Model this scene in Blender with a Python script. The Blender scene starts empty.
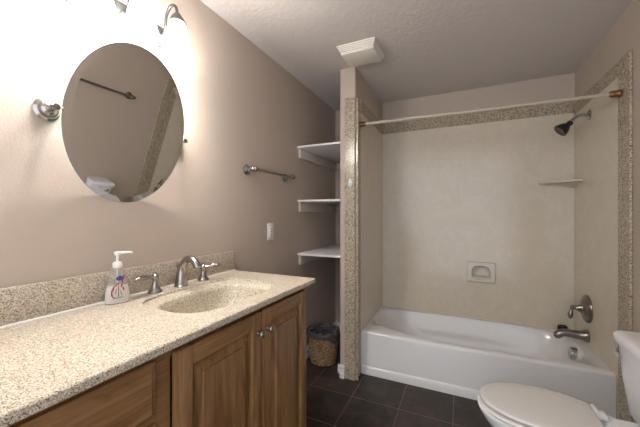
import bpy, bmesh, math, random
from mathutils import Vector, Matrix, noise
from math import sin, cos, pi, radians as R
random.seed(4)
SC = bpy.context.scene
COL = SC.collection

# ------------------------------------------------------------------ camera
cam_d = bpy.data.cameras.new('camera'); cam = bpy.data.objects.new('camera', cam_d); COL.objects.link(cam)
cam_d.sensor_width = 36.0; cam_d.lens = 36.0 * 301.0 / 640.0; cam_d.clip_start = 0.02
cam_d.shift_y = 0.4 / 640
cam.location = (1.2232, 0.0, 1.2511); cam.rotation_euler = (pi / 2, 0, 0.4401)
SC.camera = cam
# ------------------------------------------------------------------ world (cool daylight in the hall behind the camera)
W_ = bpy.data.worlds.new('world'); SC.world = W_; W_.use_nodes = True
bg = W_.node_tree.nodes['Background']
bg.inputs[0].default_value = (0.88, 0.925, 1.0, 1); bg.inputs[1].default_value = 1.3
SC.view_settings.view_transform = 'Standard'; SC.view_settings.look = 'None'
SC.view_settings.gamma = 1.0; SC.view_settings.exposure = 0.9; SC.view_settings.use_curve_mapping = False
LAMP_SHADE = 28.0      # emission of the lit frosted shades
LAMP_BULB = 310.0     # emission of the bulbs inside, shining down through the shade mouths
LAMP_COL = (1.0, 0.965, 0.93)

# ------------------------------------------------------------------ dimensions
WX, YB, H = 2.026, 2.985, 2.356        # right wall, back wall, ceiling
XA, XB, YP = 0.381, 0.502, 2.156       # wing wall left / right face, front
Y0 = -0.75                             # rear end of room shell
CT = 0.922                             # counter top height

# ------------------------------------------------------------------ materials
def new_mat(name, col, rough=0.5, metal=0.0, **kw):
    m = bpy.data.materials.new(name); m.use_nodes = True
    b = m.node_tree.nodes['Principled BSDF']
    b.inputs['Base Color'].default_value = (*col, 1); b.inputs['Roughness'].default_value = rough
    b.inputs['Metallic'].default_value = metal
    for k, v in kw.items():
        b.inputs[k.replace('_', ' ')].default_value = v
    return m
def nd(m, t, **kw):
    n = m.node_tree.nodes.new(t)
    for k, v in kw.items(): setattr(n, k, v)
    return n
def lk(m, a, b): m.node_tree.links.new(a, b)
def coords(m, scale=(1, 1, 1)):
    tc = nd(m, 'ShaderNodeTexCoord'); mp = nd(m, 'ShaderNodeMapping'); mp.inputs['Scale'].default_value = scale
    lk(m, tc.outputs['Object'], mp.inputs['Vector']); return mp.outputs['Vector']
def ramp(m, fac, stops, interp='LINEAR'):
    r = nd(m, 'ShaderNodeValToRGB'); r.color_ramp.interpolation = interp
    el = r.color_ramp.elements
    while len(el) > 1: el.remove(el[-1])
    el[0].position = stops[0][0]; el[0].color = (*stops[0][1], 1)
    for p, c in stops[1:]:
        e = el.new(p); e.color = (*c, 1)
    lk(m, fac, r.inputs['Fac']); return r.outputs['Color']
def noise_n(m, vec, scale, detail=4, rough=0.55, dist=0.0):
    n = nd(m, 'ShaderNodeTexNoise'); n.inputs['Scale'].default_value = scale; n.inputs['Detail'].default_value = detail
    n.inputs['Roughness'].default_value = rough; n.inputs['Distortion'].default_value = dist
    lk(m, vec, n.inputs['Vector']); return n.outputs['Fac']
def bump(m, h, strength, dist=0.01):
    b = nd(m, 'ShaderNodeBump'); b.inputs['Strength'].default_value = strength; b.inputs['Distance'].default_value = dist
    lk(m, h, b.inputs['Height']); lk(m, b.outputs['Normal'], m.node_tree.nodes['Principled BSDF'].inputs['Normal'])
def setcol(m, c): lk(m, c, m.node_tree.nodes['Principled BSDF'].inputs['Base Color'])
def mixc(m, fac, a, b):
    x = nd(m, 'ShaderNodeMix', data_type='RGBA')
    for s, v in ((x.inputs[0], fac), (x.inputs[6], a), (x.inputs[7], b)):
        if isinstance(v, tuple): s.default_value = (*v, 1)
        elif isinstance(v, float): s.default_value = v
        else: lk(m, v, s)
    return x.outputs[2]

def wall_mat():
    m = new_mat('taupe wall paint', (0.49, 0.41, 0.342), 0.62)
    v = coords(m); h = noise_n(m, v, 130, 3, 0.5); bump(m, h, 0.22, 0.004)
    return m
def ceil_mat():
    m = new_mat('knockdown ceiling paint', (0.60, 0.555, 0.525), 0.75)
    v = coords(m); n1 = noise_n(m, v, 38, 4, 0.5, 0.6)
    h = ramp(m, n1, [(0.46, (0, 0, 0)), (0.56, (1, 1, 1))])
    bump(m, h, 0.16, 0.005)
    return m
def granite_mat(name, light, mid, dark, scale=430, rough=0.3):
    m = new_mat(name, mid, rough)
    v = coords(m)
    vo = nd(m, 'ShaderNodeTexVoronoi'); vo.inputs['Scale'].default_value = scale; lk(m, v, vo.inputs['Vector'])
    sp = nd(m, 'ShaderNodeSeparateColor'); lk(m, vo.outputs['Color'], sp.inputs['Color'])
    c = ramp(m, sp.outputs['Red'], [(0.0, dark), (0.09, tuple(x * 0.62 for x in mid)), (0.19, mid), (0.5, light), (0.88, tuple(min(1, x * 1.22) for x in light))], 'CONSTANT')
    n = noise_n(m, v, 420, 2)
    c2 = ramp(m, n, [(0.36, (0.62, 0.6, 0.56)), (0.5, (1, 1, 1)), (1, (1, 1, 1))])
    x = nd(m, 'ShaderNodeMix', data_type='RGBA', blend_type='MULTIPLY'); x.inputs[0].default_value = 1
    lk(m, c, x.inputs[6]); lk(m, c2, x.inputs[7]); setcol(m, x.outputs[2])
    return m
def wood_mat(name, axis, seed=0.0, tone=1.0):
    m = new_mat(name, (0.4, 0.22, 0.1), 0.42)
    sc = [9, 9, 9]; sc['xyz'.index(axis)] = 0.9
    tc = nd(m, 'ShaderNodeTexCoord'); mp = nd(m, 'ShaderNodeMapping'); mp.inputs['Scale'].default_value = sc
    mp.inputs['Location'].default_value = (seed, seed * 1.7, seed * 0.6)
    lk(m, tc.outputs['Object'], mp.inputs['Vector']); v = mp.outputs['Vector']
    n1 = noise_n(m, v, 2.0, 5, 0.62, 1.5)
    c1 = ramp(m, n1, [(0.27, (0.165 * tone, 0.070 * tone, 0.023 * tone)), (0.45, (0.29 * tone, 0.147 * tone, 0.054 * tone)), (0.60, (0.385 * tone, 0.213 * tone, 0.086 * tone)), (0.76, (0.52 * tone, 0.315 * tone, 0.142 * tone))])
    sc2 = [120, 120, 120]; sc2['xyz'.index(axis)] = 4
    v2 = coords(m, sc2); n2 = noise_n(m, v2, 1.0, 3, 0.6)
    c2 = ramp(m, n2, [(0.3, (0.72, 0.66, 0.6)), (0.6, (1, 1, 1))])
    x = nd(m, 'ShaderNodeMix', data_type='RGBA', blend_type='MULTIPLY'); x.inputs[0].default_value = 0.7
    lk(m, c1, x.inputs[6]); lk(m, c2, x.inputs[7]); setcol(m, x.outputs[2])
    bump(m, n2, 0.08, 0.002)
    return m
def tile_mat():
    m = new_mat('slate floor tile', (0.05, 0.035, 0.028), 0.55)
    tc = nd(m, 'ShaderNodeTexCoord'); s = nd(m, 'ShaderNodeSeparateXYZ'); lk(m, tc.outputs['Object'], s.inputs[0])
    P = 0.3165
    def mth(op, a, b=None):
        n = nd(m, 'ShaderNodeMath', operation=op)
        for i, v in enumerate((a, b)):
            if v is None: continue
            if isinstance(v, (int, float)): n.inputs[i].default_value = v
            else: lk(m, v, n.inputs[i])
        return n.outputs[0]
    ds, cells = [], []
    for ax, o in (('X', 0.5415), ('Y', 1.6445)):
        q = mth('DIVIDE', mth('SUBTRACT', s.outputs[ax], o), P)
        cells.append(mth('FLOOR', q))
        fr = mth('FRACT', q)
        ds.append(mth('MULTIPLY', mth('MINIMUM', fr, mth('SUBTRACT', 1.0, fr)), P))
    d = mth('MINIMUM', ds[0], ds[1])
    g = ramp(m, d, [(0.0, (1, 1, 1)), (0.0026, (1, 1, 1)), (0.0036, (0, 0, 0))])
    v = coords(m)
    n = noise_n(m, v, 7, 6, 0.62, 0.8); n2 = noise_n(m, v, 38, 4, 0.6)
    c = ramp(m, n, [(0.3, (0.017, 0.013, 0.011)), (0.5, (0.034, 0.025, 0.020)), (0.66, (0.062, 0.042, 0.030)), (0.8, (0.075, 0.056, 0.045))])
    cb = nd(m, 'ShaderNodeCombineXYZ'); lk(m, cells[0], cb.inputs[0]); lk(m, cells[1], cb.inputs[1])
    wn = nd(m, 'ShaderNodeTexWhiteNoise'); lk(m, cb.outputs[0], wn.inputs['Vector'])
    tv = ramp(m, wn.outputs['Value'], [(0, (0.75, 0.75, 0.75)), (1, (1.15, 1.12, 1.1))])
    x = nd(m, 'ShaderNodeMix', data_type='RGBA', blend_type='MULTIPLY'); x.inputs[0].default_value = 1
    lk(m, c, x.inputs[6]); lk(m, tv, x.inputs[7])
    setcol(m, mixc(m, g, x.outputs[2], (0.17, 0.14, 0.12)))
    hh = nd(m, 'ShaderNodeMath', operation='MULTIPLY_ADD'); lk(m, n2, hh.inputs[0]); hh.inputs[1].default_value = 0.35
    gi = nd(m, 'ShaderNodeMath', operation='SUBTRACT'); gi.inputs[0].default_value = 1.0; lk(m, g, gi.inputs[1]); lk(m, gi.outputs[0], hh.inputs[2])
    bump(m, hh.outputs[0], 0.5, 0.003)
    return m
def surround_mat():
    m = new_mat('cream cultured marble', (0.6, 0.545, 0.465), 0.16)
    v = coords(m); n = noise_n(m, v, 3.2, 5, 0.55, 2.6)
    setcol(m, ramp(m, n, [(0.36, (0.635, 0.562, 0.455)), (0.52, (0.64, 0.57, 0.462)), (0.56, (0.665, 0.60, 0.495)), (0.62, (0.64, 0.57, 0.462))]))
    return m
def emit_mat(name, col, s):
    m = new_mat(name, (0.9, 0.9, 0.88), 0.4)
    b = m.node_tree.nodes['Principled BSDF']; b.inputs['Emission Color'].default_value = (*col, 1); b.inputs['Emission Strength'].default_value = s
    return m
M = {}
M['wall'] = wall_mat(); M['ceil'] = ceil_mat(); M['tile'] = tile_mat(); M['surround'] = surround_mat()
M['granite'] = granite_mat('speckled beige stone', (0.64, 0.575, 0.485), (0.47, 0.385, 0.275), (0.09, 0.067, 0.045))
M['trimstone'] = granite_mat('speckled tan stone trim', (0.51, 0.435, 0.335), (0.385, 0.31, 0.22), (0.10, 0.075, 0.052), 200, 0.17)
M['woodz'] = wood_mat('hickory vertical grain', 'z', 0.0, 0.80); M['woodp'] = wood_mat('hickory door panel', 'z', 3.3, 0.74)
M['woody'] = wood_mat('hickory horizontal grain', 'y', 1.1, 0.78)
M['dark'] = new_mat('dark toe kick', (0.06, 0.035, 0.02), 0.6)
M['white'] = new_mat('white painted wood', (0.74, 0.72, 0.70), 0.4)
M['shelfw'] = new_mat('white shelf paint', (0.76, 0.735, 0.71), 0.35)
M['cleat'] = new_mat('cream painted cleat', (0.60, 0.53, 0.46), 0.45)
M['tub'] = new_mat('white enamel', (0.76, 0.75, 0.735), 0.14)
M['porcelain'] = new_mat('white porcelain', (0.80, 0.79, 0.80), 0.1)
M['seatp'] = new_mat('bone plastic seat', (0.66, 0.63, 0.595), 0.25)
M['nickel'] = new_mat('brushed nickel', (0.41, 0.385, 0.37), 0.24, 1.0)
M['lampmetal'] = new_mat('satin nickel lamp metal', (0.10, 0.097, 0.095), 0.45, 0.8)
M['bronzen'] = new_mat('dark brushed nickel', (0.30, 0.265, 0.235), 0.28, 1.0)
M['chrome'] = new_mat('chrome', (0.55, 0.55, 0.56), 0.1, 1.0)
M['brass'] = new_mat('aged brass', (0.26, 0.16, 0.07), 0.34, 1.0)
M['rod'] = new_mat('cream rod enamel', (0.46, 0.41, 0.33), 0.3)
M['black'] = new_mat('black plastic', (0.008, 0.008, 0.009), 0.35)
M['mirror'] = new_mat('silvered mirror', (0.86, 0.87, 0.86), 0.0, 1.0)
M['glassedge'] = new_mat('green glass edge', (0.10, 0.22, 0.18), 0.1)
M['ventw'] = new_mat('almond plastic', (0.74, 0.70, 0.62), 0.45)
M['outlet'] = new_mat('white switch plastic', (0.82, 0.80, 0.76), 0.35)
M['slot'] = new_mat('dark slot', (0.03, 0.03, 0.03), 0.6)
M['shade'] = emit_mat('lit frosted glass', LAMP_COL, LAMP_SHADE)
M['bulb'] = emit_mat('lit bulb', LAMP_COL, LAMP_BULB)
M['soapd'] = new_mat('cream ceramic', (0.66, 0.60, 0.52), 0.2)
M['redink'] = new_mat('red print', (0.36, 0.03, 0.025), 0.4)
M['blueink'] = new_mat('blue print', (0.03, 0.07, 0.35), 0.4)
M['greyink'] = new_mat('grey print', (0.25, 0.2, 0.18), 0.4)
M['pump'] = new_mat('white pump plastic', (0.82, 0.80, 0.76), 0.3)
M['bottle'] = new_mat('clear plastic', (0.96, 0.96, 0.95), 0.2, 0.0, Transmission_Weight=0.9, IOR=1.15)
M['soap'] = new_mat('pearly white soap', (0.82, 0.79, 0.74), 0.3)
def wicker():
    m = new_mat('tan wicker', (0.3, 0.18, 0.085), 0.6)
    v = coords(m); n = noise_n(m, v, 55, 4, 0.6)
    setcol(m, ramp(m, n, [(0.3, (0.13, 0.07, 0.03)), (0.5, (0.30, 0.18, 0.085)), (0.7, (0.46, 0.30, 0.16))])); return m
M['wicker'] = wicker()
M['liner'] = new_mat('dark grey bin liner', (0.075, 0.075, 0.09), 0.25)
def lm(m): return m
def liner_alpha():
    b = M['liner'].node_tree.nodes['Principled BSDF']; b.inputs['Alpha'].default_value = 0.78
liner_alpha()

# ------------------------------------------------------------------ mesh helpers
def nb(): return bmesh.new()
def obj(name, bm, mat, parent=None, smooth=True, angle=38, loc=None):
    bmesh.ops.recalc_face_normals(bm, faces=bm.faces)
    me = bpy.data.meshes.new(name); bm.to_mesh(me); bm.free()
    me.materials.append(M[mat] if isinstance(mat, str) else mat)
    if smooth:
        for p in me.polygons: p.use_smooth = True
        me.set_sharp_from_angle(angle=R(angle))
    o = bpy.data.objects.new(name, me); COL.objects.link(o)
    if parent is not None: o.parent = parent
    if loc is not None: o.location = loc
    return o
def box(bm, x0, x1, y0, y1, z0, z1, bev=0.0, seg=2, Mx=None):
    t = bmesh.new()
    vs = [t.verts.new((x, y, z)) for x in (x0, x1) for y in (y0, y1) for z in (z0, z1)]
    for f in ((0, 1, 3, 2), (4, 6, 7, 5), (0, 4, 5, 1), (2, 3, 7, 6), (0, 2, 6, 4), (1, 5, 7, 3)): t.faces.new([vs[i] for i in f])
    bmesh.ops.recalc_face_normals(t, faces=t.faces)
    if bev > 0: bmesh.ops.bevel(t, geom=list(t.edges), offset=bev, segments=seg, affect='EDGES', profile=0.5)
    merge(bm, t, Mx)
def merge(bm, t, Mx=None):
    if Mx is not None: bmesh.ops.transform(t, matrix=Mx, verts=t.verts)
    me = bpy.data.meshes.new('tmp'); t.to_mesh(me); t.free(); bm.from_mesh(me); bpy.data.meshes.remove(me)
def loft(bm, rings, cap0=True, cap1=True, closed=True):
    vr = [[bm.verts.new(p) for p in r] for r in rings]
    for a, b in zip(vr, vr[1:]):
        n = len(a)
        for i in range(n if closed else n - 1):
            j = (i + 1) % n; bm.faces.new((a[i], a[j], b[j], b[i]))
    if cap0: bm.faces.new(vr[0][::-1])
    if cap1: bm.faces.new(vr[-1])
    return vr
AX = {'z': Matrix.Identity(4), 'x': Matrix.Rotation(pi / 2, 4, 'Y'), '-x': Matrix.Rotation(-pi / 2, 4, 'Y'),
      '-y': Matrix.Rotation(pi / 2, 4, 'X'), 'y': Matrix.Rotation(-pi / 2, 4, 'X'), '-z': Matrix.Rotation(pi, 4, 'X')}
def lathe(bm, prof, loc=(0, 0, 0), axis='z', n=28, cap0=True, cap1=True, mat=None):
    Mx = Matrix.Translation(loc) @ (mat if mat is not None else AX[axis])
    rings = [[Mx @ Vector((max(r, 1e-4) * cos(2 * pi * k / n), max(r, 1e-4) * sin(2 * pi * k / n), z)) for k in range(n)] for r, z in prof]
    loft(bm, rings, cap0, cap1)
def aim(d):
    return Vector(d).to_track_quat('Z', 'Y').to_matrix().to_4x4()
def smooth_path(pts, sub=6):
    P = [Vector(p) for p in pts]; out = []
    for i in range(len(P) - 1):
        p0 = P[max(i - 1, 0)]; p1 = P[i]; p2 = P[i + 1]; p3 = P[min(i + 2, len(P) - 1)]
        for k in range(sub):
            t = k / sub
            out.append(0.5 * ((2 * p1) + (p2 - p0) * t + (2 * p0 - 5 * p1 + 4 * p2 - p3) * t * t + (3 * p1 - p0 - 3 * p2 + p3) * t ** 3))
    out.append(P[-1]); return out
def sweep(bm, pts, rad, n=14, sub=0, flat=None):
    """tube along points; rad = number or list of numbers at the given points; flat = (u,v) scale of section"""
    m0 = len(pts)
    if not isinstance(rad, (list, tuple)): rad = [rad] * m0
    P = smooth_path(pts, sub) if sub else [Vector(p) for p in pts]
    if sub:
        rr = []
        for i in range(m0 - 1):
            for k in range(sub): rr.append(rad[i] + (rad[i + 1] - rad[i]) * k / sub)
        rr.append(rad[-1]); rad = rr
    T = []
    for i in range(len(P)):
        d = P[min(i + 1, len(P) - 1)] - P[max(i - 1, 0)]; T.append(d.normalized())
    up = Vector((0, 0, 1)) if abs(T[0].z) < 0.9 else Vector((0, 1, 0))
    u = (up - T[0] * up.dot(T[0])).normalized(); rings = []
    fu, fv = flat or (1, 1)
    for i in range(len(P)):
        u = (u - T[i] * u.dot(T[i])).normalized(); v = T[i].cross(u)
        rings.append([P[i] + rad[i] * (fu * cos(2 * pi * k / n) * u + fv * sin(2 * pi * k / n) * v) for k in range(n)])
    loft(bm, rings)
def empty(name, loc, label, cat, group=None, rz=0.0):
    o = bpy.data.objects.new(name, None); COL.objects.link(o); o.location = loc; o.rotation_euler = (0, 0, rz)
    o.empty_display_size = 0.05
    tag(o, label, cat, group); return o
def tag(o, label, cat, group=None):
    o['label'] = label; o['category'] = cat
    if group: o['group'] = group
    return o
def struct(name, bm, mat, label=None, smooth=False):
    o = obj(name, bm, mat, None, smooth); o['kind'] = 'structure'
    if label: o['label'] = label; 
    return o
def sup(c, k): return math.copysign(abs(c) ** k, c)
def superell(cx, cy, ax, ay, n, N, z, ang0=0.0):
    return [Vector((cx + ax * sup(cos(2 * pi * k / N + ang0), 2 / n), cy + ay * sup(sin(2 * pi * k / N + ang0), 2 / n), z)) for k in range(N)]
def ray_rect(cx, cy, p, x0, x1, y0, y1):
    dx, dy = p[0] - cx, p[1] - cy; t = 1e9
    if dx > 1e-9: t = min(t, (x1 - cx) / dx)
    if dx < -1e-9: t = min(t, (x0 - cx) / dx)
    if dy > 1e-9: t = min(t, (y1 - cy) / dy)
    if dy < -1e-9: t = min(t, (y0 - cy) / dy)
    return cx + dx * t, cy + dy * t
def snap_corners(pts, x0, x1, y0, y1):
    """move the nearest sampled point onto each rectangle corner"""
    for c in ((x0, y0), (x0, y1), (x1, y0), (x1, y1)):
        i = min(range(len(pts)), key=lambda k: (pts[k][0] - c[0]) ** 2 + (pts[k][1] - c[1]) ** 2); pts[i] = c
    return pts

# ================================================================== ROOM SHELL
b = nb(); box(b, -0.1, WX + 0.1, Y0, YB + 0.1, -0.08, 0.0); struct('floor', b, 'tile', 'dark brown square tile floor with thin tan grout')
b = nb(); box(b, -0.1, WX + 0.1, Y0, YB + 0.1, H, H + 0.08); struct('ceiling', b, 'ceil', 'grey white knockdown textured ceiling')
b = nb(); box(b, -0.1, 0.0, Y0, YB + 0.1, 0.0, H); struct('wall_left', b, 'wall', 'taupe painted wall behind the vanity and mirror')
b = nb(); box(b, WX, WX + 0.1, Y0, YB + 0.1, 0.0, H); struct('wall_right', b, 'wall', 'taupe painted wall behind the toilet tank')
def niche_slab(xa, xb, za, zb, ya, yb, hx0=1.290, hx1=1.458, hz0=0.686, hz1=0.806):
    bm = bmesh.new()
    O = [(xa, za), (xb, za), (xb, zb), (xa, zb)]; I = [(hx0, hz0), (hx1, hz0), (hx1, hz1), (hx0, hz1)]
    def rg(P, y): return [Vector((x, y, z)) for x, z in P]
    loft(bm, [rg(I, yb), rg(I, ya), rg(O, ya), rg(O, yb), rg(I, yb)], False, False)
    bmesh.ops.remove_doubles(bm, verts=bm.verts, dist=1e-6); return bm
b = niche_slab(0.0, WX, 0.0, H, YB, YB + 0.1); struct('wall_back', b, 'wall', 'taupe painted wall at the far end above the tub')
b = nb()
t = bmesh.new()
r = 0.012; ring = [(XA, YB), (XA, YP)]
for cxx, a0 in ((XB - r, -90),): ring += [(cxx + r * cos(R(a0 + k * 18)), YP + r + r * sin(R(a0 + k * 18))) for k in range(6)]
ring += [(XB, YB)]
loft(t, [[Vector((x, y, 0.0)) for x, y in ring], [Vector((x, y, H)) for x, y in ring]]); merge(b, t)
struct('wall_wing', b, 'wall', 'taupe wing wall between shelf nook and bathtub', True)

# stone trims round the tub opening
ZT0, ZT1 = 2.045, 2.145
b = nb(); box(b, 0.417, XB - 0.004, YP - 0.007, YP, 0.0, 2.13, 0.002); struct('trim_1', b, 'trimstone', 'speckled tan stone strip on the front of the wing wall')
b = nb(); box(b, XB + 0.001, XB + 0.02, YP + 0.004, YP + 0.022, 0.0, 2.12, 0.005, 3); box(b, XB + 0.0005, XB + 0.008, YP + 0.022, YP + 0.105, 0.0, 2.11, 0.002)
struct('trim_2', b, 'trimstone', 'speckled stone return strip on the tub side of the wing wall')
b = nb(); box(b, WX - 0.014, WX - 0.0005, 2.098, 2.158, 0.0, 2.108, 0.005, 3); box(b, WX - 0.010, WX - 0.0005, 2.160, 2.243, 0.0, 2.108, 0.002)
struct('trim_3', b, 'trimstone', 'speckled tan stone strip on the right wall in front of the tub')
b = nb(); box(b, WX - 0.010, WX - 0.0005, 2.244, YB - 0.0005, 2.025, 2.108, 0.002); struct('trim_4', b, 'trimstone', 'speckled stone band along the right wall above the tub')
b = nb(); box(b, XB + 0.01, WX - 0.011, YB - 0.010, YB - 0.0005, ZT0 , ZT1, 0.002); struct('trim_5', b, 'trimstone', 'speckled stone band along the back wall above the tub')
b = nb(); box(b, XB + 0.0005, XB + 0.010, YP + 0.107, YB - 0.0005, ZT0, ZT1, 0.002); struct('trim_6', b, 'trimstone', 'speckled stone band along the wing wall above the tub')

# baseboards (stepped profile)
def base_run(bm, p0, p1, nrm, h=0.098, t=0.018):
    prof = [(0, 0), (t, 0), (t, h * 0.38), (t * 0.6, h * 0.42), (t * 0.6, h * 0.48), (t * 0.9, h * 0.52), (t * 0.85, h * 0.68), (t * 0.45, h * 0.72), (t * 0.45, h * 0.78), (t * 0.7, h * 0.82), (t * 0.45, h * 0.95), (t * 0.15, h), (0, h)]
    n = Vector((*nrm, 0)); A = Vector((*p0, 0)); B = Vector((*p1, 0))
    loft(bm, [[A + n * a + Vector((0, 0, z)) for a, z in prof], [B + n * a + Vector((0, 0, z)) for a, z in prof]])
b = nb(); base_run(b, (XA - 0.018, YP), (0.416, YP), (0, -1)); base_run(b, (XA, YP - 0.018), (XA, YB), (-1, 0)); struct('baseboard_wing', b, 'white', 'white baseboard wrapped round the foot of the wing wall')
b = nb(); base_run(b, (0, 1.40), (0, YB), (1, 0)); struct('baseboard_left', b, 'white')
b = nb(); base_run(b, (0.018, YB), (XA - 0.018, YB), (0, -1)); struct('baseboard_back', b, 'white')
b = nb(); base_run(b, (WX, Y0), (WX, 2.096), (-1, 0)); struct('baseboard_right', b, 'white')

# ================================================================== TUB SURROUND
TZ = 0.332
def LB(e, *a, **k):      # box given in world coords -> local of e
    bm, x0, x1, y0, y1, z0, z1 = a[:7]; l = e.location
    box(bm, x0 - l.x, x1 - l.x, y0 - l.y, y1 - l.y, z0 - l.z, z1 - l.z, *a[7:], **k)
b = niche_slab(XB + 0.0065, WX - 0.0065, TZ + 0.0002, ZT0 - 0.001, YB - 0.006, YB - 0.0005); tag(obj('surround_panel', b, 'surround'), 'wide cream marbled wall panel along the back of the bathtub', 'shower wall')
b = nb(); box(b, XB + 0.0005, XB + 0.006, YP + 0.107, YB - 0.0005, TZ + 0.0002, ZT0 - 0.001); tag(obj('surround_panel', b, 'surround'), 'cream wall panel on the wing wall at the left end of the bathtub', 'shower wall')
b = nb(); box(b, WX - 0.006, WX - 0.0005, 2.244, YB - 0.0005, TZ + 0.0002, 2.024); tag(obj('surround_panel', b, 'surround'), 'cream wall panel behind the shower valve and tub spout', 'shower wall')

# ================================================================== BATHTUB
TF = 2.287
tub = empty('bathtub', (1.264, 2.64, 0), 'white alcove bathtub with a smooth front apron', 'bathtub')
cx0, cy0 = 1.22 - 1.264, 2.635 - 2.64
x0, x1, y0, y1 = XB + 0.001 - 1.264, WX - 0.001 - 1.264, TF - 2.64, YB - 0.001 - 2.64
N = 120
def basin_ring(al, ar, ay, nl, nr, z, dx=0.0, dy=0.0):
    o = []
    for k in range(N):
        a = 2 * pi * k / N; c, s = cos(a), sin(a)
        n = nr if c > 0 else (nl + 1.6 * min(1.0, -c * 2) if s > 0 else nl); ax = ar if c > 0 else al
        o.append(Vector((cx0 + dx + ax * sup(c, 2 / n), cy0 + dy + ay * sup(s, 2 / n), z)))
    return o
inner = basin_ring(0.711, 0.738, 0.312, 2.1, 3.6, TZ - 0.004)
outer = [ray_rect(cx0, cy0, p, x0, x1, y0, y1) for p in inner]
outer = snap_corners(outer, x0, x1, y0, y1)
def inset(pts, d):
    return [(p[0], max(p[1], y0 + d)) for p in pts]
b = nb()
rings = [[Vector((p[0], p[1], 0.0)) for p in outer]]
rings += [[Vector((p[0], p[1], TZ - (0.022 if p[1] < y0 + 0.02 else 0.0))) for p in outer]]
for d, dz in ((0.0025, 0.013), (0.009, 0.005), (0.018, 0.001)): rings.append([Vector((p[0], p[1], TZ - (dz if q[1] < y0 + 0.02 else 0.0))) for p, q in zip(inset(outer, d), outer)])
def sc(rg, f, z): return [Vector((cx0 + (p.x - cx0) * f, cy0 + (p.y - cy0) * f, z)) for p in rg]
rings += [sc(inner, 1.006, TZ - 0.0005), inner, sc(inner, 0.988, TZ - 0.012)]
rings += [basin_ring(0.635, 0.718, 0.288, 2.2, 3.4, TZ - 0.07), basin_ring(0.53, 0.695, 0.265, 2.4, 3.2, TZ - 0.16),
          basin_ring(0.46, 0.67, 0.24, 2.6, 3.0, TZ - 0.24), basin_ring(0.44, 0.62, 0.20, 2.6, 2.8, TZ - 0.275), basin_ring(0.36, 0.54, 0.14, 2.6, 2.8, TZ - 0.285)]
loft(b, rings, True, True)
# lower skirt lip of the apron
obj('tub_shell', b, 'tub', tub, angle=50)
b = nb(); prof = [(0, 0), (-0.012, 0), (-0.012, 0.05), (-0.009, 0.058), (0, 0.064)]
loft(b, [[Vector((x, TF - 2.64 + a, z)) for a, z in prof] for x in (x0 + 0.01, x1 - 0.002)]); obj('apron_skirt', b, 'tub', tub)
b = nb(); lathe(b, [(0.042, -0.012), (0.044, 0.018), (0.042, 0.028), (0.034, 0.034), (0.012, 0.037), (0.001, 0.037)], (0, 0, 0), '-x'); lathe(b, [(0.006, 0.036), (0.005, 0.040), (0.001, 0.041)], (0, 0, 0), '-x', 12)
o = obj('overflow_cover', b, 'chrome', tub, loc=(1.940 - 1.264, 2.66 - 2.64, 0.274)); o['label'] = 'chrome overflow cover'
b = nb(); lathe(b, [(0.03, 0), (0.028, 0.004), (0.01, 0.006), (0.001, 0.006)], (1.70 - 1.264, 0.0, TZ - 0.2845)); obj('drain', b, 'chrome', tub)

# tub spout, valve, shower head -----------------------------------------------------------------
sx = WX - 0.006
e = empty('tub_spout', (sx, 2.70, 0.398), 'brushed nickel tub spout on the right wall below the valve', 'tub faucet')
b = nb(); lathe(b, [(0.044, 0.0), (0.046, 0.006), (0.040, 0.014), (0.033, 0.03), (0.028, 0.055)], (0, 0, 0), '-x', 24, True, False)
t = bmesh.new(); sweep(t, [(-0.05, 0, 0), (-0.09, 0, 0.002), (-0.13, 0, 0.002), (-0.158, 0, -0.008), (-0.176, 0, -0.030)], [0.029, 0.027, 0.0265, 0.027, 0.0245], 18, 5); merge(b, t)
obj('spout_body', b, 'bronzen', e)
b = nb(); lathe(b, [(0.015, 0), (0.015, 0.006), (0.001, 0.006)], (-0.178, 0, -0.033), mat=aim((-0.5, 0, -0.8))); obj('spout_mouth', b, 'slot', e)
e = empty('shower_valve', (sx, 2.70, 0.588), 'round brushed nickel shower valve with lever handle above the spout', 'shower valve')
b = nb(); lathe(b, [(0.096, 0.0), (0.098, 0.006), (0.094, 0.014), (0.080, 0.024), (0.055, 0.032), (0.036, 0.036)], (0, 0, 0), '-x', 40); obj('escutcheon', b, 'bronzen', e)
b = nb(); lathe(b, [(0.034, 0.030), (0.032, 0.038), (0.024, 0.052), (0.016, 0.062), (0.013, 0.076), (0.016, 0.083), (0.015, 0.092), (0.009, 0.097), (0.001, 0.098)], (0, 0, 0), '-x', 24); h = obj('handle_hub', b, 'bronzen', e)
b = nb(); sweep(b, [(-0.087, 0.0, 0.0), (-0.092, 0.0, -0.024), (-0.096, 0, -0.048), (-0.098, 0, -0.070), (-0.099, 0, -0.082)], [0.009, 0.011, 0.016, 0.014, 0.004], 14, 4); obj('lever', b, 'bronzen', e)
e = empty('shower_fixture', (sx, 2.665, 1.932), 'black shower head on a curved nickel arm high on right wall', 'shower head')
b = nb(); lathe(b, [(0.036, 0), (0.036, 0.004), (0.026, 0.010), (0.014, 0.014), (0.001, 0.014)], (0, 0, 0), '-x', 28); obj('wall_flange', b, 'nickel', e)
b = nb(); sweep(b, [(0, 0, 0), (-0.03, 0, 0.004), (-0.065, 0, 0.0), (-0.092, 0, -0.02), (-0.108, 0, -0.04)], 0.0105, 14, 6); obj('shower_arm', b, 'nickel', e)
hd = Vector((-0.70, -0.05, -0.62)).normalized()
b = nb(); lathe(b, [(0.010, -0.014), (0.018, -0.008), (0.020, 0.004), (0.017, 0.012), (0.018, 0.018), (0.028, 0.028), (0.038, 0.046), (0.045, 0.066), (0.047, 0.076), (0.044, 0.081), (0.001, 0.078)], (-0.108, 0, -0.042), mat=aim(hd)); obj('spray_head', b, 'black', e)

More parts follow.
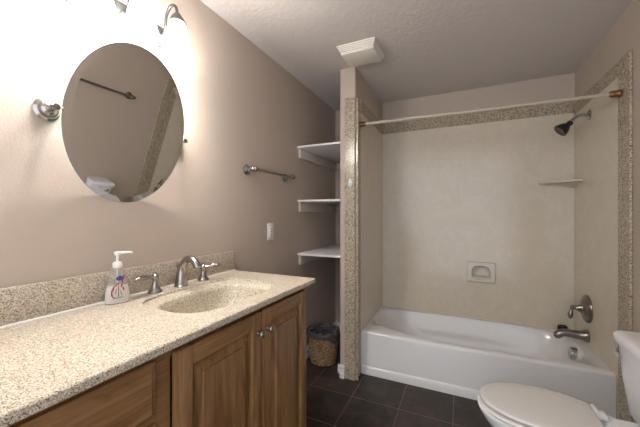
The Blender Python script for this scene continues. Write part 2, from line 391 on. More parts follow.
# corner shelf and soap dish
e = empty('corner_shelf', (WX - 0.006, YB - 0.006, 1.505), 'cream triangular corner shelf below the shower head', 'corner shelf')
b = nb(); A = 0.232; B = 0.20
tri = [Vector((0, 0, 0))] + [Vector((-A * cos(u) ** 1.25, -B * sin(u) ** 1.25, 0)) if 0 < u < pi / 2 - .001 else (Vector((-A, 0, 0)) if u <= 0 else Vector((0, -B, 0))) for u in [k * pi / 20 for k in range(11)]]
loft(b, [[p * 0.97 + Vector((0, 0, -0.016)) for p in tri], [p + Vector((0, 0, -0.008)) for p in tri], [p + Vector((0, 0, 0)) for p in tri]])
obj('shelf_board', b, 'surround', e)
b = nb(); loft(b, [[Vector((-0.001, -0.001, -0.05)), Vector((-0.02, -0.001, -0.05)), Vector((-0.001, -0.02, -0.05))], [Vector((-0.001, -0.001, -0.016)), Vector((-0.12, -0.001, -0.016)), Vector((-0.001, -0.11, -0.016))]]); obj('gusset', b, 'surround', e)

e = empty('soap_dish', (1.374, YB - 0.006, 0.744), 'cream ceramic soap dish set in the back panel over the tub', 'soap dish')
b = nb(); hw, hh = 0.108, 0.086; Nn = 72
D = []
for k in range(Nn):
    a = 2 * pi * k / Nn + pi / Nn
    n = 2.3 if sin(a) > 0 else 7
    D.append((0.072 * sup(cos(a), 2 / (3.4 if sin(a) > 0 else 7)), -0.012 + (0.066 if sin(a) > 0 else 0.034) * sup(sin(a), 2 / n)))
def rectring(hw_, hh_, y):
    pts = snap_corners([ray_rect(0, 0, p, -hw_, hw_, -hh_, hh_) for p in D], -hw_, hw_, -hh_, hh_); return [Vector((p[0], y, p[1])) for p in pts]
def dring(f, y, dz=0.0): return [Vector((p[0] * f, y, -0.012 + (p[1] + 0.012) * f + dz)) for p in D]
loft(b, [rectring(hw, hh, -0.0005), rectring(hw, hh, -0.020), rectring(hw - 0.005, hh - 0.005, -0.026), dring(1.06, -0.026), dring(1.0, -0.022), dring(0.98, 0.012), dring(0.90, 0.034), dring(0.7, 0.045)], False, True)
obj('dish_plate', b, 'soapd', e)
b = nb(); sweep(b, [(-0.066, -0.026, -0.047), (-0.03, -0.034, -0.049), (0.03, -0.034, -0.049), (0.066, -0.026, -0.047)], [0.004, 0.007, 0.007, 0.004], 12, 4); obj('dish_lip', b, 'soapd', e)

b = nb(); lathe(b, [(0.028, 0), (0.032, 0.004), (0.032, 0.034), (0.029, 0.042), (0.020, 0.044), (0.018, 0.034), (0.001, 0.032)], (0, 0, 0), 'z', 24)
o = obj('drain_stopper', b, 'black', loc=(1.938, 2.944, TZ)); tag(o, 'small black rubber stopper on the back rim of the bathtub', 'drain stopper')

# shower rod
e = empty('shower_rod', (0.511, 2.247, 1.944), 'cream shower curtain rod with brass ends across the tub opening', 'shower rod', rz=-0.0335); e.rotation_euler.y = 0.0205
L = WX - 0.015 - 0.511
b = nb(); sweep(b, [(0.012, 0, 0), (L * 0.62, 0, 0.0)], 0.0115, 18); obj('outer_tube', b, 'rod', e)
b = nb(); sweep(b, [(L * 0.61, 0, 0), (L - 0.012, 0, 0)], 0.0100, 18); obj('inner_tube', b, 'rod', e)
for x, ax in ((0.001, 'x'), (L - 0.001, '-x')):
    b = nb(); lathe(b, [(0.021, 0.0), (0.022, 0.004), (0.019, 0.010), (0.0185, 0.026), (0.0195, 0.030), (0.016, 0.042), (0.013, 0.046)], (x, 0, 0), ax, 24); o = obj('end_cap', b, 'brass', e); o['label'] = 'brass end cap'

b = nb()
loft(b, [[Vector((0.016 * f * cos(2 * pi * k / 24), y, 0.031 * f * sin(2 * pi * k / 24))) for k in range(24)] for f, y in ((1, 0), (1, -0.003), (0.85, -0.006), (0.4, -0.008))])
t = bmesh.new(); sweep(t, [(0, -0.006, -0.004), (0, -0.016, -0.008), (0, -0.02, -0.016), (0, -0.019, -0.006)], [0.004, 0.004, 0.004, 0.002], 10, 4); merge(b, t)
o = obj('adhesive_hook', b, 'outlet', loc=(0.464, YP - 0.007, 1.483)); tag(o, 'small white oval adhesive hook on the stone strip of the wing wall', 'hook')

# ================================================================== NOOK SHELVES
def nook_shelf(z, label):
    e = empty('nook_shelf', (0.0, YP, z), label, 'shelf', 'white shelves in the nook')
    b = nb(); box(b, 0.001, XA - 0.001, 0.0, YB - YP - 0.001, -0.016, 0.0, 0.002); o = obj('shelf_board', b, 'shelfw', e)
    b = nb(); box(b, 0.0015, 0.020, 0.022, YB - YP - 0.021, -0.096, -0.0162, 0.002); o = obj('side_cleat', b, 'cleat', e)
    b = nb(); box(b, 0.021, XA - 0.002, YB - YP - 0.02, YB - YP - 0.001, -0.096, -0.0162, 0.002); o = obj('back_cleat', b, 'cleat', e)
nook_shelf(1.808, 'topmost white shelf in the nook left of the tub')
nook_shelf(1.366, 'middle white shelf in the nook left of the tub')
nook_shelf(0.928, 'lowest white shelf in the nook, above the waste basket')

# ================================================================== VANITY
vx = 0.505
van = empty('vanity_cabinet', (0.26, 0.6, 0), 'brown hickory vanity cabinet with doors and drawers under the stone counter', 'vanity cabinet')
VL = van.location
VY0, VY1 = -0.13, 1.336
for ya, yb in ((VY0, VY0 + 0.018), (VY1 - 0.018, VY1)):
    b = nb(); LB(van, b, 0.002, vx - 0.0205, ya, yb, 0.10, 0.901, 0.001); obj('side_panel', b, 'woodz', van)
b = nb(); LB(van, b, 0.002, 0.012, VY0 + 0.0185, VY1 - 0.0185, 0.1185, 0.76); obj('back_panel', b, 'woodz', van)
b = nb(); LB(van, b, 0.002, vx - 0.0205, VY0 + 0.0185, VY1 - 0.0185, 0.10, 0.118); obj('floor_panel', b, 'woodz', van)
b = nb(); LB(van, b, 0.002, vx - 0.075, VY0 + 0.01, VY1 - 0.01, 0.0, 0.10); obj('toe_kick', b, 'dark', van)
b = nb()
for a in ((VY0, VY1, 0.862, 0.901), (VY0, VY1, 0.10, 0.135), (VY0, VY0 + 0.04, 0.135, 0.862), (0.505, 0.568, 0.135, 0.862), (VY1 - 0.03, VY1, 0.135, 0.862)): LB(van, b, vx - 0.02, vx, a[0], a[1], a[2], a[3], 0.001)
LB(van, b, vx - 0.02, vx, VY0 + 0.04, 0.505, 0.70, 0.74); LB(van, b, vx - 0.02, vx, VY0 + 0.04, 0.505, 0.42, 0.45)
obj('face_frame', b, 'woody', van)
def door(ya, yb, za, zb, knob_y, knob_z):
    e = bpy.data.objects.new('door', None)
    s = 0.058; b = nb(); X0, X1 = vx, vx + 0.021
    LB(van, b, X0, X0 + 0.0008, ya + s - 0.002, yb - s + 0.002, za + s - 0.002, zb - s + 0.002)
    d = obj('door', b, 'woodz', van)
    for y_ in (ya, yb - s):
        b = nb(); LB(van, b, X0, X1, y_, y_ + s, za, zb, 0.006); obj('door_stile', b, 'woodz', d)
    for z0_ in (zb - s, za):
        b = nb(); LB(van, b, X0, X1 - 0.0005, ya + s, yb - s, z0_, z0_ + s, 0.004); obj('door_rail', b, 'woody', d)
    # raised panel
    b = nb(); l = VL
    def rr(i, x): return [Vector((x - l.x, y - l.y, z - l.z)) for y, z in ((ya + s + i, za + s + i), (yb - s - i, za + s + i), (yb - s - i, zb - s - i), (ya + s + i, zb - s - i))]
    loft(b, [rr(-0.003, X0 + 0.001), rr(-0.003, X0 + 0.004), rr(0.006, X0 + 0.003), rr(0.038, X0 + 0.0145), rr(0.040, X0 + 0.019), rr(0.044, X0 + 0.0195)]); obj('door_panel', b, 'woodp', d, angle=12)
    b = nb(); lathe(b, [(0.008, 0), (0.008, 0.003), (0.005, 0.007), (0.005, 0.012), (0.012, 0.017), (0.014, 0.022), (0.012, 0.027), (0.006, 0.029), (0.001, 0.0295)], (X1 - l.x, knob_y - l.y, knob_z - l.z), 'x', 22); o = obj('knob', b, 'bronzen', d); o['label'] = 'brushed nickel knob'
door(0.570, 0.955, 0.125, 0.876, 0.930, 0.800)
door(0.961, 1.326, 0.125, 0.876, 0.990, 0.800)
for za, zb in ((0.733, 0.876), (0.44, 0.715), (0.125, 0.425)):
    ya, yb = VY0 + 0.03, 0.517
    b = nb(); l = VL
    def rr(i, x): return [Vector((x - l.x, y - l.y, z - l.z)) for y, z in ((ya + i, za + i), (yb - i, za + i), (yb - i, zb - i), (ya + i, zb - i))]
    loft(b, [rr(0, vx), rr(0, vx + 0.011), rr(0.004, vx + 0.014), rr(0.010, vx + 0.015), rr(0.018, vx + 0.021), rr(0.022, vx + 0.021)]); d = obj('drawer', b, 'woody', van, angle=15)
    b = nb(); lathe(b, [(0.009, 0), (0.006, 0.008), (0.006, 0.014), (0.014, 0.020), (0.0165, 0.025), (0.014, 0.031), (0.001, 0.0345)], (vx + 0.021 - l.x, 0.2 - 0.02 - l.y, (za + zb) / 2 - l.z), 'x', 22); o = obj('knob', b, 'bronzen', d); o['label'] = 'brushed nickel knob'

# counter with integral basin
ct = empty('vanity_counter', (0.27, 0.62, 0.902), 'speckled beige stone countertop with backsplash and moulded sink basin', 'countertop')
CL = ct.location
CX0, CX1, CY0, CY1 = 0.001, 0.5457, -0.15, 1.385
scx, scy = 0.287, 0.957
N = 112
hole = superell(scx, scy, 0.182, 0.256, 3.5, N, 0)
outer = snap_corners([ray_rect(scx, scy, p, CX0, CX1, CY0, CY1) for p in hole], CX0, CX1, CY0, CY1)
def toL(pts, z): return [Vector((p[0] - CL.x, p[1] - CL.y, z - CL.z)) for p in pts]
def ins(d): return [(min(max(p[0], CX0), CX1 - d), min(max(p[1], CY0), CY1 - d)) for p in outer]
def hs(f): return [(scx + (p.x - scx) * f, scy + (p.y - scy) * f) for p in hole]
b = nb()
loft(b, [toL(hs(1.0), 0.903), toL(hs(1.0), CT - 0.002), toL(hs(1.008), CT), toL(ins(0.003), CT), toL(ins(0.0), CT - 0.003), toL(ins(0), CT - 0.021), toL(hs(1.03), CT - 0.021)], False, False)
obj('counter_slab', b, 'granite', ct)
b = nb()
def bz(f, z, dx=0.0): return toL([(p[0] + dx, p[1]) for p in hs(f)], z)
loft(b, [bz(1.012, CT - 0.0215), bz(0.999, CT - 0.009), bz(0.985, CT - 0.0095), bz(0.93, CT - 0.011, .006), bz(0.855, CT - 0.018, .019), bz(0.835, CT - 0.024, .021), bz(0.82, CT - 0.045, .022), bz(0.78, CT - 0.085, .022), bz(0.70, CT - 0.115, .02), bz(0.5, CT - 0.137, .015), bz(0.12, CT - 0.147, .01)], False, True)
obj('sink_basin', b, 'granite', ct, angle=60)
b = nb(); lathe(b, [(0.026, 0), (0.024, 0.004), (0.012, 0.006), (0.001, 0.006)], (scx - CL.x, scy - CL.y, CT - 0.147 - CL.z)); obj('sink_drain', b, 'chrome', ct)
b = nb(); LB(ct, b, 0.001, 0.021, CY0, CY1, CT + 0.0005, 1.033, 0.003); obj('backsplash', b, 'granite', ct)
b = nb(); t = bmesh.new(); sweep(t, [(0.0225 - CL.x, CY0 - CL.y, CT + 0.0015 - CL.z), (0.0225 - CL.x, CY1 - 0.002 - CL.y, CT + 0.0015 - CL.z)], 0.004, 8); merge(b, t); obj('caulk_line', b, 'outlet', ct)

# faucet
f = empty('sink_faucet', (0.065, 0.972, CT + 0.0005), 'brushed nickel widespread faucet with arched spout behind the sink', 'faucet')
b = nb(); lathe(b, [(0.030, 0), (0.030, 0.004), (0.026, 0.008), (0.023, 0.012)], (0, 0, 0), 'z', 24, True, True)
t = bmesh.new(); sweep(t, [(0, 0, 0.006), (0.002, 0, 0.035), (0.004, 0, 0.07), (0.014, 0, 0.10), (0.036, 0, 0.122), (0.064, 0, 0.126), (0.090, 0, 0.113), (0.106, 0, 0.090)], [0.028, 0.0245, 0.0205, 0.0175, 0.016, 0.0155, 0.0155, 0.0175], 20, 5); merge(b, t)
obj('spout', b, 'nickel', f)
b = nb(); sweep(b, [(-0.024, 0, 0.01), (-0.024, 0, 0.088)], 0.003, 8); lathe(b, [(0.003, 0), (0.0065, 0.005), (0.0065, 0.014), (0.003, 0.019), (0.001, 0.0195)], (-0.024, 0, 0.086), n=14); obj('lift_rod', b, 'nickel', f)
for dy, dx_, dy_ in ((-0.128, 0.12, -1.0), (0.130, 0.62, 0.62)):
    b = nb(); lathe(b, [(0.027, 0), (0.028, 0.004), (0.026, 0.008), (0.022, 0.013), (0.0165, 0.022), (0.0125, 0.034), (0.0105, 0.045), (0.0105, 0.052), (0.0145, 0.058), (0.0155, 0.066), (0.012, 0.074), (0.007, 0.078), (0.006, 0.084), (0.001, 0.087)], (0, dy, 0), n=24); hb = obj('handle_base', b, 'nickel', f)
    b = nb(); sweep(b, [(dx_ * t_, dy + dy_ * t_, z_) for t_, z_ in ((0.0, 0.066), (0.026, 0.069), (0.054, 0.073), (0.080, 0.073), (0.098, 0.070))], [0.009, 0.0085, 0.0125, 0.0115, 0.003], 12, 4, (0.8, 1.1)); obj('lever', b, 'nickel', hb)

# soap bottle
sb = empty('soap_bottle', (0.068, 0.690, CT + 0.0005), 'clear pump bottle of white hand soap with red and blue print', 'soap bottle', rz=R(-28))
def oval(ax, ay, z, n=2.6, N=36): return [Vector(p) for p in superell(0, 0, ax, ay, n, N, z)]
bprof = [(0.028, 0.0, 0.9), (0.0285, 0.004, 1), (0.0285, 0.03, 1), (0.0275, 0.055, 1), (0.0245, 0.075, 1), (0.0215, 0.09, 1), (0.0215, 0.108, 1), (0.0195, 0.118, 1), (0.0135, 0.126, 1)]
def bw(z):      # half width along y
    P = [(0, 0.037), (0.006, 0.0395), (0.03, 0.0385), (0.06, 0.034), (0.085, 0.0275), (0.105, 0.0245), (0.118, 0.0205), (0.126, 0.0135)]
    for (a, r0), (c, r1) in zip(P, P[1:]):
        if a <= z <= c: return r0 + (r1 - r0) * (z - a) / (c - a)
    return P[-1][1]
b = nb(); loft(b, [oval(r * 0.78, bw(z), z) for r, z, _ in bprof] + [oval(0.0125, 0.0125, 0.132, 2)]); obj('bottle', b, 'bottle', sb)
b = nb(); loft(b, [oval(r * 0.78 - 0.0015, bw(z) - 0.002, z) for r, z in ((0.0275, 0.002), (0.028, 0.005), (0.028, 0.03), (0.0275, 0.05), (0.0265, 0.062))]); obj('liquid_soap', b, 'soap', sb)
b = nb(); lathe(b, [(0.0145, 0.130), (0.0155, 0.133), (0.0155, 0.146), (0.013, 0.150), (0.006, 0.152)], n=22); lathe(b, [(0.0045, 0.150), (0.0045, 0.175), (0.011, 0.177), (0.011, 0.186), (0.008, 0.189), (0.001, 0.189)], n=18)
sweep(b, [(0, -0.006, 0.183), (0.0, 0.02, 0.184), (0, 0.042, 0.183), (0, 0.046, 0.179)], [0.006, 0.005, 0.004, 0.003], 12, 3); obj('pump', b, 'pump', sb)
b = nb(); sweep(b, [(0.0, 0.0, 0.01), (0.0, 0.0, 0.148)], 0.002, 8); obj('dip_tube', b, 'pump', sb)
def decal(name, mat, blobs):
    b = nb()
    for y, z, ry, rz_, tilt in blobs:
        r_ = [v for v in bprof]
        xx = 0.0
        for (r0, z0, _), (r1, z1, _) in zip(bprof, bprof[1:]):
            if z0 <= z <= z1: xx = (r0 + (r1 - r0) * (z - z0) / (z1 - z0)) * 0.78
        pts = []
        for k in range(14):
            a = 2 * pi * k / 14; u, v = 1.35 * ry * cos(a), 1.25 * rz_ * sin(a)
            yy, zz = y + u * cos(tilt) - v * sin(tilt), z + u * sin(tilt) + v * cos(tilt)
            q = min(0.98, abs(yy) / bw(z)); pts.append((yy, zz, xx * (1 - q ** 2.6) ** (1 / 2.6)))
        loft(b, [[Vector((x + o_, yy, zz)) for yy, zz, x in pts] for o_ in (0.0002, 0.0009)])
    obj(name, b, mat, sb)
decal('blue_print', 'blueink', [(0.006, 0.092, 0.0085, 0.007, 0.2)])
decal('red_print', 'redink', [(0.018, 0.094, 0.002, 0.009, -0.2), (0.0135, 0.082, 0.002, 0.007, 0.3), (0.000, 0.074, 0.005, 0.0018, 0.6), (-0.008, 0.066, 0.005, 0.0018, 0.8), (-0.014, 0.056, 0.002, 0.006, -0.1), (-0.018, 0.046, 0.002, 0.006, -0.1), (-0.018, 0.034, 0.002, 0.006, 0.2), (0.012, 0.066, 0.0018, 0.006, -0.2), (0.017, 0.054, 0.0018, 0.006, 0.2), (-0.012, 0.024, 0.004, 0.0016, -0.5)])
decal('grey_print', 'greyink', [(0.002, 0.056, 0.0013, 0.012, 0.05), (0.002, 0.033, 0.0013, 0.010, 0.0), (-0.006, 0.046, 0.001, 0.008, -0.3), (0.010, 0.040, 0.001, 0.008, 0.3), (-0.004, 0.022, 0.006, 0.0012, 0.1), (0.010, 0.024, 0.005, 0.0012, 0.4)])

# ================================================================== MIRROR
MC = Vector((0.0659, 0.7516, 1.5901)); ta, tw = 0.2146, -0.0166
mir = empty('oval_mirror', tuple(MC), 'oval frameless mirror tilted forward between nickel wall posts over the counter', 'mirror')
nrm = Vector((cos(ta) * cos(tw), cos(ta) * sin(tw), -sin(ta))); hv = Vector((-sin(tw), cos(tw), 0)); uv = nrm.cross(hv)
Mt = Matrix((( hv.x, uv.x, nrm.x), (hv.y, uv.y, nrm.y), (hv.z, uv.z, nrm.z))).to_4x4()
def ell(a, b_, z, N=96): return [Mt @ Vector((a * cos(2 * pi * k / N), b_ * sin(2 * pi * k / N), z)) for k in range(N)]
ma, mb = 0.2288, 0.3003
b = nb(); loft(b, [ell(ma - 0.0005, mb - 0.0005, -0.0014), ell(ma - 0.022, mb - 0.022, 0.0)], False, True); obj('mirror_glass', b, 'mirror', mir, angle=2)
b = nb(); loft(b, [ell(ma, mb, -0.0016), ell(ma, mb, -0.0050), ell(ma - 0.004, mb - 0.004, -0.0055)], True, True); obj('glass_edge', b, 'glassedge', mir)
for s in (-1, 1):
    yy = s * (ma + 0.016)
    b = nb(); lathe(b, [(0.036, 0), (0.037, 0.004), (0.033, 0.007), (0.030, 0.009), (0.028, 0.013), (0.021, 0.016), (0.019, 0.020), (0.013, 0.024), (0.010, 0.034), (0.009, 0.046), (0.0105, 0.051), (0.012, 0.058), (0.010, 0.066), (0.001, 0.068)], (-MC.x + 0.0005, yy, 0.0), 'x', 28); p = obj('wall_post', b, 'nickel', mir)
    b = nb(); sweep(b, [(-0.006, yy, 0), (-0.004, yy - s * 0.02, 0)], [0.0042, 0.0038], 10)
    lathe(b, [(0.004, 0), (0.007, 0.004), (0.006, 0.009), (0.001, 0.012)], (-0.006, yy + s * 0.006, 0), 'y' if s > 0 else '-y', 14); obj('pivot_clip', b, 'bronzen', p)

# ================================================================== VANITY LIGHT
vl = empty('vanity_light', (0.0, 0.745, 2.03), 'three shade nickel bar light glowing above the mirror', 'wall lamp')
b = nb(); box(b, 0.0015, 0.014, -0.225, 0.225, -0.055, 0.055, 0.005, 3); box(b, 0.013, 0.022, -0.208, 0.208, -0.040, 0.040, 0.004, 3); obj('back_plate', b, 'lampmetal', vl)
for dy in (-0.160, 0.0, 0.160):
    b = nb(); lathe(b, [(0.020, 0), (0.019, 0.006), (0.010, 0.010)], (0.021, dy, 0.0), 'x', 20)
    sweep(b, [(0.022, dy, 0.0), (0.040, dy, 0.012), (0.048, dy, 0.050), (0.058, dy, 0.095), (0.085, dy, 0.122), (0.112, dy, 0.110), (0.122, dy, 0.078)], 0.0065, 12, 6); a = obj('lamp_arm', b, 'lampmetal', vl)
    b = nb(); lathe(b, [(0.006, 0.042), (0.010, 0.036), (0.016, 0.030), (0.026, 0.016), (0.034, 0.0), (0.036, -0.006), (0.033, -0.008)], (0.122, dy, 0.042), n=24, cap0=True, cap1=True); obj('shade_holder', b, 'lampmetal', a)
    b = nb(); pr = [(0.031, 0.0), (0.036, -0.02), (0.043, -0.05), (0.050, -0.085), (0.058, -0.115), (0.066, -0.135)]
    pr = pr + [(r_ - 0.003, z) for r_, z in pr[::-1]]
    lathe(b, pr, (0.122, dy, 0.033), n=32, cap0=False, cap1=False); s_ = obj('lamp_shade', b, 'shade', vl); s_['label'] = 'glowing frosted glass bell shade'
    b = nb(); lathe(b, [(0.012, 0.04), (0.013, 0.02), (0.022, 0.0), (0.025, -0.018), (0.02, -0.034), (0.008, -0.042), (0.001, -0.043)], (0.122, dy, -0.015), n=20); obj('bulb', b, 'bulb', s_)

# ================================================================== TOWEL BARS
def towel_bar(loc, L, s, label, mat='nickel'):
    e = empty('towel_bar', loc, label, 'towel bar')
    ax = 'x' if s > 0 else '-x'
    for y in (0, L):
        b = nb(); lathe(b, [(0.033, 0), (0.034, 0.004), (0.029, 0.009), (0.026, 0.011), (0.023, 0.016), (0.014, 0.021), (0.012, 0.032), (0.011, 0.048), (0.014, 0.055), (0.018, 0.066), (0.015, 0.078), (0.007, 0.086), (0.001, 0.087)], (0, y, 0), ax, 26); p = obj('wall_post', b, mat, e)
    b = nb(); sweep(b, [(s * 0.067, 0.005, 0), (s * 0.067, L - 0.005, 0)], 0.0100, 14); obj('bar', b, mat, e)
    for y, a in ((0, '-y'), (L, 'y')):
        b = nb(); lathe(b, [(0.014, 0.0), (0.016, 0.006), (0.010, 0.014), (0.013, 0.021), (0.012, 0.029), (0.006, 0.034), (0.001, 0.035)], (s * 0.067, y, 0), a, 18); obj('finial', b, mat, e)
towel_bar((0.0005, 1.512, 1.528), 0.452, 1, 'nickel towel bar on the left wall between mirror and shelves')
towel_bar((WX - 0.0005, 1.15, 1.585), 0.628, -1, 'nickel towel bar on the right wall above the toilet, seen in the mirror', 'bronzen')

# outlet
e = empty('wall_outlet', (0.0005, 1.772, 1.127), 'white electrical outlet on the left wall below the towel bar', 'outlet')
b = nb(); box(b, 0, 0.006, -0.036, 0.036, -0.059, 0.059, 0.0025, 3); obj('cover_plate', b, 'outlet', e)
b = nb(); box(b, 0.0055, 0.009, -0.0175, 0.0175, -0.0345, 0.0345, 0.0015); ins_ = obj('receptacle', b, 'outlet', e)
b = nb()
for z in (-0.023, 0.020):
    for y in (-0.006, 0.006): box(b, 0.0085, 0.0094, y - 0.0012, y + 0.0012, z - 0.004, z + 0.004)
    lathe(b, [(0.0022, 0), (0.0022, 0.0005)], (0.0089, 0, z - 0.008), 'x', 10)
box(b, 0.0085, 0.0096, -0.008, -0.001, -0.004, 0.002); box(b, 0.0085, 0.0096, 0.002, 0.009, -0.004, 0.002)
obj('slots', b, 'slot', ins_)

# ================================================================== CEILING FAN COVER
e = empty('exhaust_fan', (0.605, 1.972, H), 'almond square exhaust fan cover with side louvers on the ceiling', 'exhaust fan')
b = nb(); ns = 5
for i in range(ns):
    k = i / ns; hx = 0.131 - 0.022 * k; hy = 0.133 - 0.036 * k; z = -0.002 - 0.040 * k
    loft(b, [[Vector((sx_ * (hx - d), sy_ * (hy - d), z - dz)) for sx_, sy_ in ((-1, -1), (1, -1), (1, 1), (-1, 1))] for d, dz in ((0.006, 0.0), (0.0, 0.0), (0.004, 0.006), (0.008, 0.006))])
obj('louvers', b, 'ventw', e, False)
b = nb(); box(b, -0.094, 0.094, -0.088, 0.088, -0.040, -0.001); obj('core', b, 'slot', e)
b = nb(); box(b, -0.111, 0.111, -0.097, 0.097, -0.047, -0.0395, 0.002); obj('cover_plate', b, 'ventw', e)

# ================================================================== WASTE BASKET
wb = empty('waste_basket', (0.160, 2.325, 0.0005), 'tan woven wicker waste basket with a dark bin liner', 'waste basket')
b = nb(); rows = 15; hb_ = 0.235; Nk = 90; st = 15
def rad(z): return 0.098 + 0.026 * (z / hb_) - 0.006 * ((z / hb_ - 0.5) ** 2 - 0.25)
for i in range(rows):
    zc = 0.01 + i * (hb_ - 0.012) / rows + 0.004
    rings = []
    for k in range(Nk):
        a = 2 * pi * k / Nk; rr_ = rad(zc) + 0.0045 * sin(st * a + pi * (i % 2)); c = Vector((rr_ * cos(a), rr_ * sin(a), zc + 0.0012 * sin(3 * a + i)))
        d = Vector((cos(a), sin(a), 0)); rings.append([c + 0.0058 * cos(2 * pi * q / 6) * d + Vector((0, 0, 0.0086 * sin(2 * pi * q / 6))) for q in range(6)])
    rings.append(rings[0]); loft(b, rings, False, False)
t = bmesh.new(); lathe(t, [(0.094, 0.002), (0.096, 0.006), (0.095, 0.010)], n=40); merge(b, t)
obj('woven_body', b, 'wicker', wb, angle=80)
b = nb()
for k in range(st * 2):
    a = 2 * pi * k / (st * 2) + pi / (st * 2); sweep(b, [(rad(z) * cos(a), rad(z) * sin(a), z) for z in (0.004, 0.12, hb_)], 0.0035, 6)
obj('stakes', b, 'wicker', wb)
b = nb()
for ph in (0, pi):
    pts = [Vector(((rad(hb_) + 0.004 * cos(24 * a + ph)) * cos(a), (rad(hb_) + 0.004 * cos(24 * a + ph)) * sin(a), hb_ + 0.004 * sin(24 * a + ph))) for a in [2 * pi * k / 144 for k in range(145)]]
    sweep(b, pts, 0.006, 7)
obj('braided_rim', b, 'wicker', wb, angle=80)
b = nb(); Nk = 96; rings = []
prof = [(0.086, 0.02, 0), (0.094, 0.08, .3), (0.102, 0.14, .6), (0.110, 0.19, 1), (0.113, 0.235, 1), (0.116, 0.272, 1.2), (0.128, 0.280, 1.0), (0.1385, 0.266, .6), (0.139, 0.252, .5), (0.1375, 0.243, .6)]
for j, (rr_, z, am) in enumerate(prof):
    rg = []
    for k in range(Nk):
        a = 2 * pi * k / Nk
        nz = noise.noise(Vector((cos(a) * 3.4, sin(a) * 3.4, j * 0.35))) + 0.6 * noise.noise(Vector((cos(a) * 9, sin(a) * 9, j * 0.8 + 5)))
        inward = j <= 5
        r2 = rr_ + (-abs(nz) * 0.022 * am if inward else abs(nz) * 0.010 * am)
        z2 = z + (nz * 0.022 * am if j >= 4 else 0)
        if j >= 8: z2 -= (j - 7) * 0.026 * max(0.0, cos(a + 0.25)) ** 5
        rg.append(Vector((r2 * cos(a), r2 * sin(a), z2)))
    rings.append(rg)
loft(b, rings, True, False); o = obj('bin_liner', b, 'liner', wb, angle=50); o['label'] = 'crumpled dark grey plastic bin liner'

# ================================================================== TOILET
TY = 1.557
to = empty('toilet', (1.60, TY, 0), 'white toilet with closed lid beside the bathtub', 'toilet')
def egg(xf, xb, hw, z, N=56, nb_=2.6, nf=2.0):
    """plan ring: front tip xf, back xb (world x), half width hw"""
    xm = xf + (xb - xf) * 0.56; o = []
    for k in range(N):
        a = 2 * pi * k / N; c, s = cos(a), sin(a)
        if c < 0: o.append(Vector((xm + (xm - xf) * sup(c, 2 / nf) - 1.60, hw * sup(s, 2 / nf), z)))
        else: o.append(Vector((xm + (xb - xm) * sup(c, 2 / nb_) - 1.60, hw * sup(s, 2 / nb_), z)))
    return o
b = nb()
loft(b, [egg(1.46, 1.94, 0.105, 0.0), egg(1.455, 1.94, 0.108, 0.012), egg(1.475, 1.94, 0.098, 0.06), egg(1.48, 1.94, 0.095, 0.13), egg(1.44, 1.93, 0.108, 0.20), egg(1.375, 1.90, 0.138, 0.27), egg(1.315, 1.87, 0.163, 0.34), egg(1.293, 1.85, 0.172, 0.378), egg(1.289, 1.84, 0.174, 0.392), egg(1.296, 1.83, 0.168, 0.399), egg(1.35, 1.78, 0.12, 0.399), egg(1.37, 1.74, 0.10, 0.37), egg(1.42, 1.70, 0.07, 0.29)], True, True)
obj('bowl', b, 'porcelain', to, angle=60)
b = nb(); box(b, 1.76 - 1.6, 2.005 - 1.6, -0.115, 0.115, 0.30, 0.400, 0.02, 3); obj('tank_deck', b, 'porcelain', to)
def lidring(d, z, xb=1.718):
    o = []; hw = 0.163 - d; xf = 1.297 + d; xm = 1.53; N_ = 56
    for k in range(29):
        a = pi / 2 + pi * k / 28
        o.append(Vector((xm + (xm - xf) * cos(a) - 1.6, hw * sup(sin(a), 0.94), z)))
    B = []
    for k in range(1, 9):
        u = k / 8; B.append((xm + (xb - d - xm) * u, (hw) - 0.052 * u ** 2.2))
    o += [Vector((x - 1.6, -y, z)) for x, y in B]
    o += [Vector((x - 1.6, y, z)) for x, y in B[::-1]]
    return o
b = nb(); loft(b, [lidring(0.004, 0.402), lidring(-0.003, 0.404), lidring(-0.008, 0.409), lidring(-0.006, 0.414), lidring(0.004, 0.4175)]); obj('seat', b, 'seatp', to, angle=60)
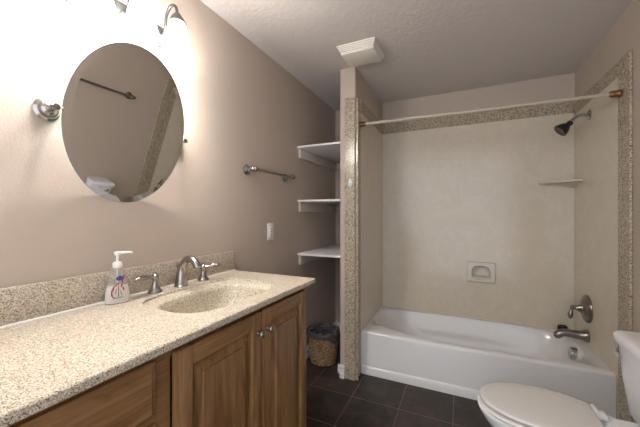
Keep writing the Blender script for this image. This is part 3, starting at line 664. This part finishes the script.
b = nb(); loft(b, [lidring(0.020, 0.4215), lidring(0.014, 0.4235), lidring(0.002, 0.427), lidring(0.0, 0.429), lidring(0.0, 0.434), lidring(0.003, 0.4385), lidring(0.012, 0.441), lidring(0.06, 0.443), lidring(0.11, 0.4435)]); obj('seat_lid', b, 'seatp', to, angle=60)
for s in (-1, 1):
    b = nb(); box(b, 1.722 - 1.6, 1.765 - 1.6, s * 0.075 - 0.022, s * 0.075 + 0.022, 0.4005, 0.424, 0.007, 3)
    t = bmesh.new(); sweep(t, [(1.728 - 1.6, s * 0.075 - 0.03, 0.428), (1.728 - 1.6, s * 0.075 + 0.03, 0.428)], 0.010, 12); merge(b, t); obj('seat_hinge', b, 'outlet', to)
b = nb()
def tr(x0_, x1_, hy, z, r=0.03):
    return [Vector((x - 1.6, y, z)) for x, y in [((x0_ + x1_) / 2 + (x1_ - x0_) / 2 * sup(cos(2 * pi * k / 48), 2 / 7), hy * sup(sin(2 * pi * k / 48), 2 / 7)) for k in range(48)]]
loft(b, [tr(1.87, 2.00, 0.155, 0.401), tr(1.855, 2.01, 0.165, 0.42), tr(1.84, 2.018, 0.185, 0.55), tr(1.83, 2.02, 0.196, 0.698)]); obj('tank', b, 'porcelain', to, angle=50)
b = nb(); loft(b, [tr(1.83, 2.02, 0.198, 0.699), tr(1.818, 2.022, 0.209, 0.704), tr(1.815, 2.023, 0.212, 0.715), tr(1.817, 2.022, 0.210, 0.732), tr(1.826, 2.02, 0.203, 0.740), tr(1.84, 2.01, 0.19, 0.743)]); obj('tank_lid', b, 'porcelain', to, angle=50)
b = nb(); lathe(b, [(0.013, 0), (0.013, 0.005), (0.007, 0.008), (0.007, 0.014), (0.001, 0.015)], (1.831 - 1.6, 0.148, 0.670), '-x', 16); sweep(b, [(1.818 - 1.6, 0.15, 0.670), (1.812 - 1.6, 0.12, 0.667), (1.811 - 1.6, 0.085, 0.661)], [0.006, 0.007, 0.008], 10, 3, (1.2, .7)); obj('flush_lever', b, 'chrome', to)
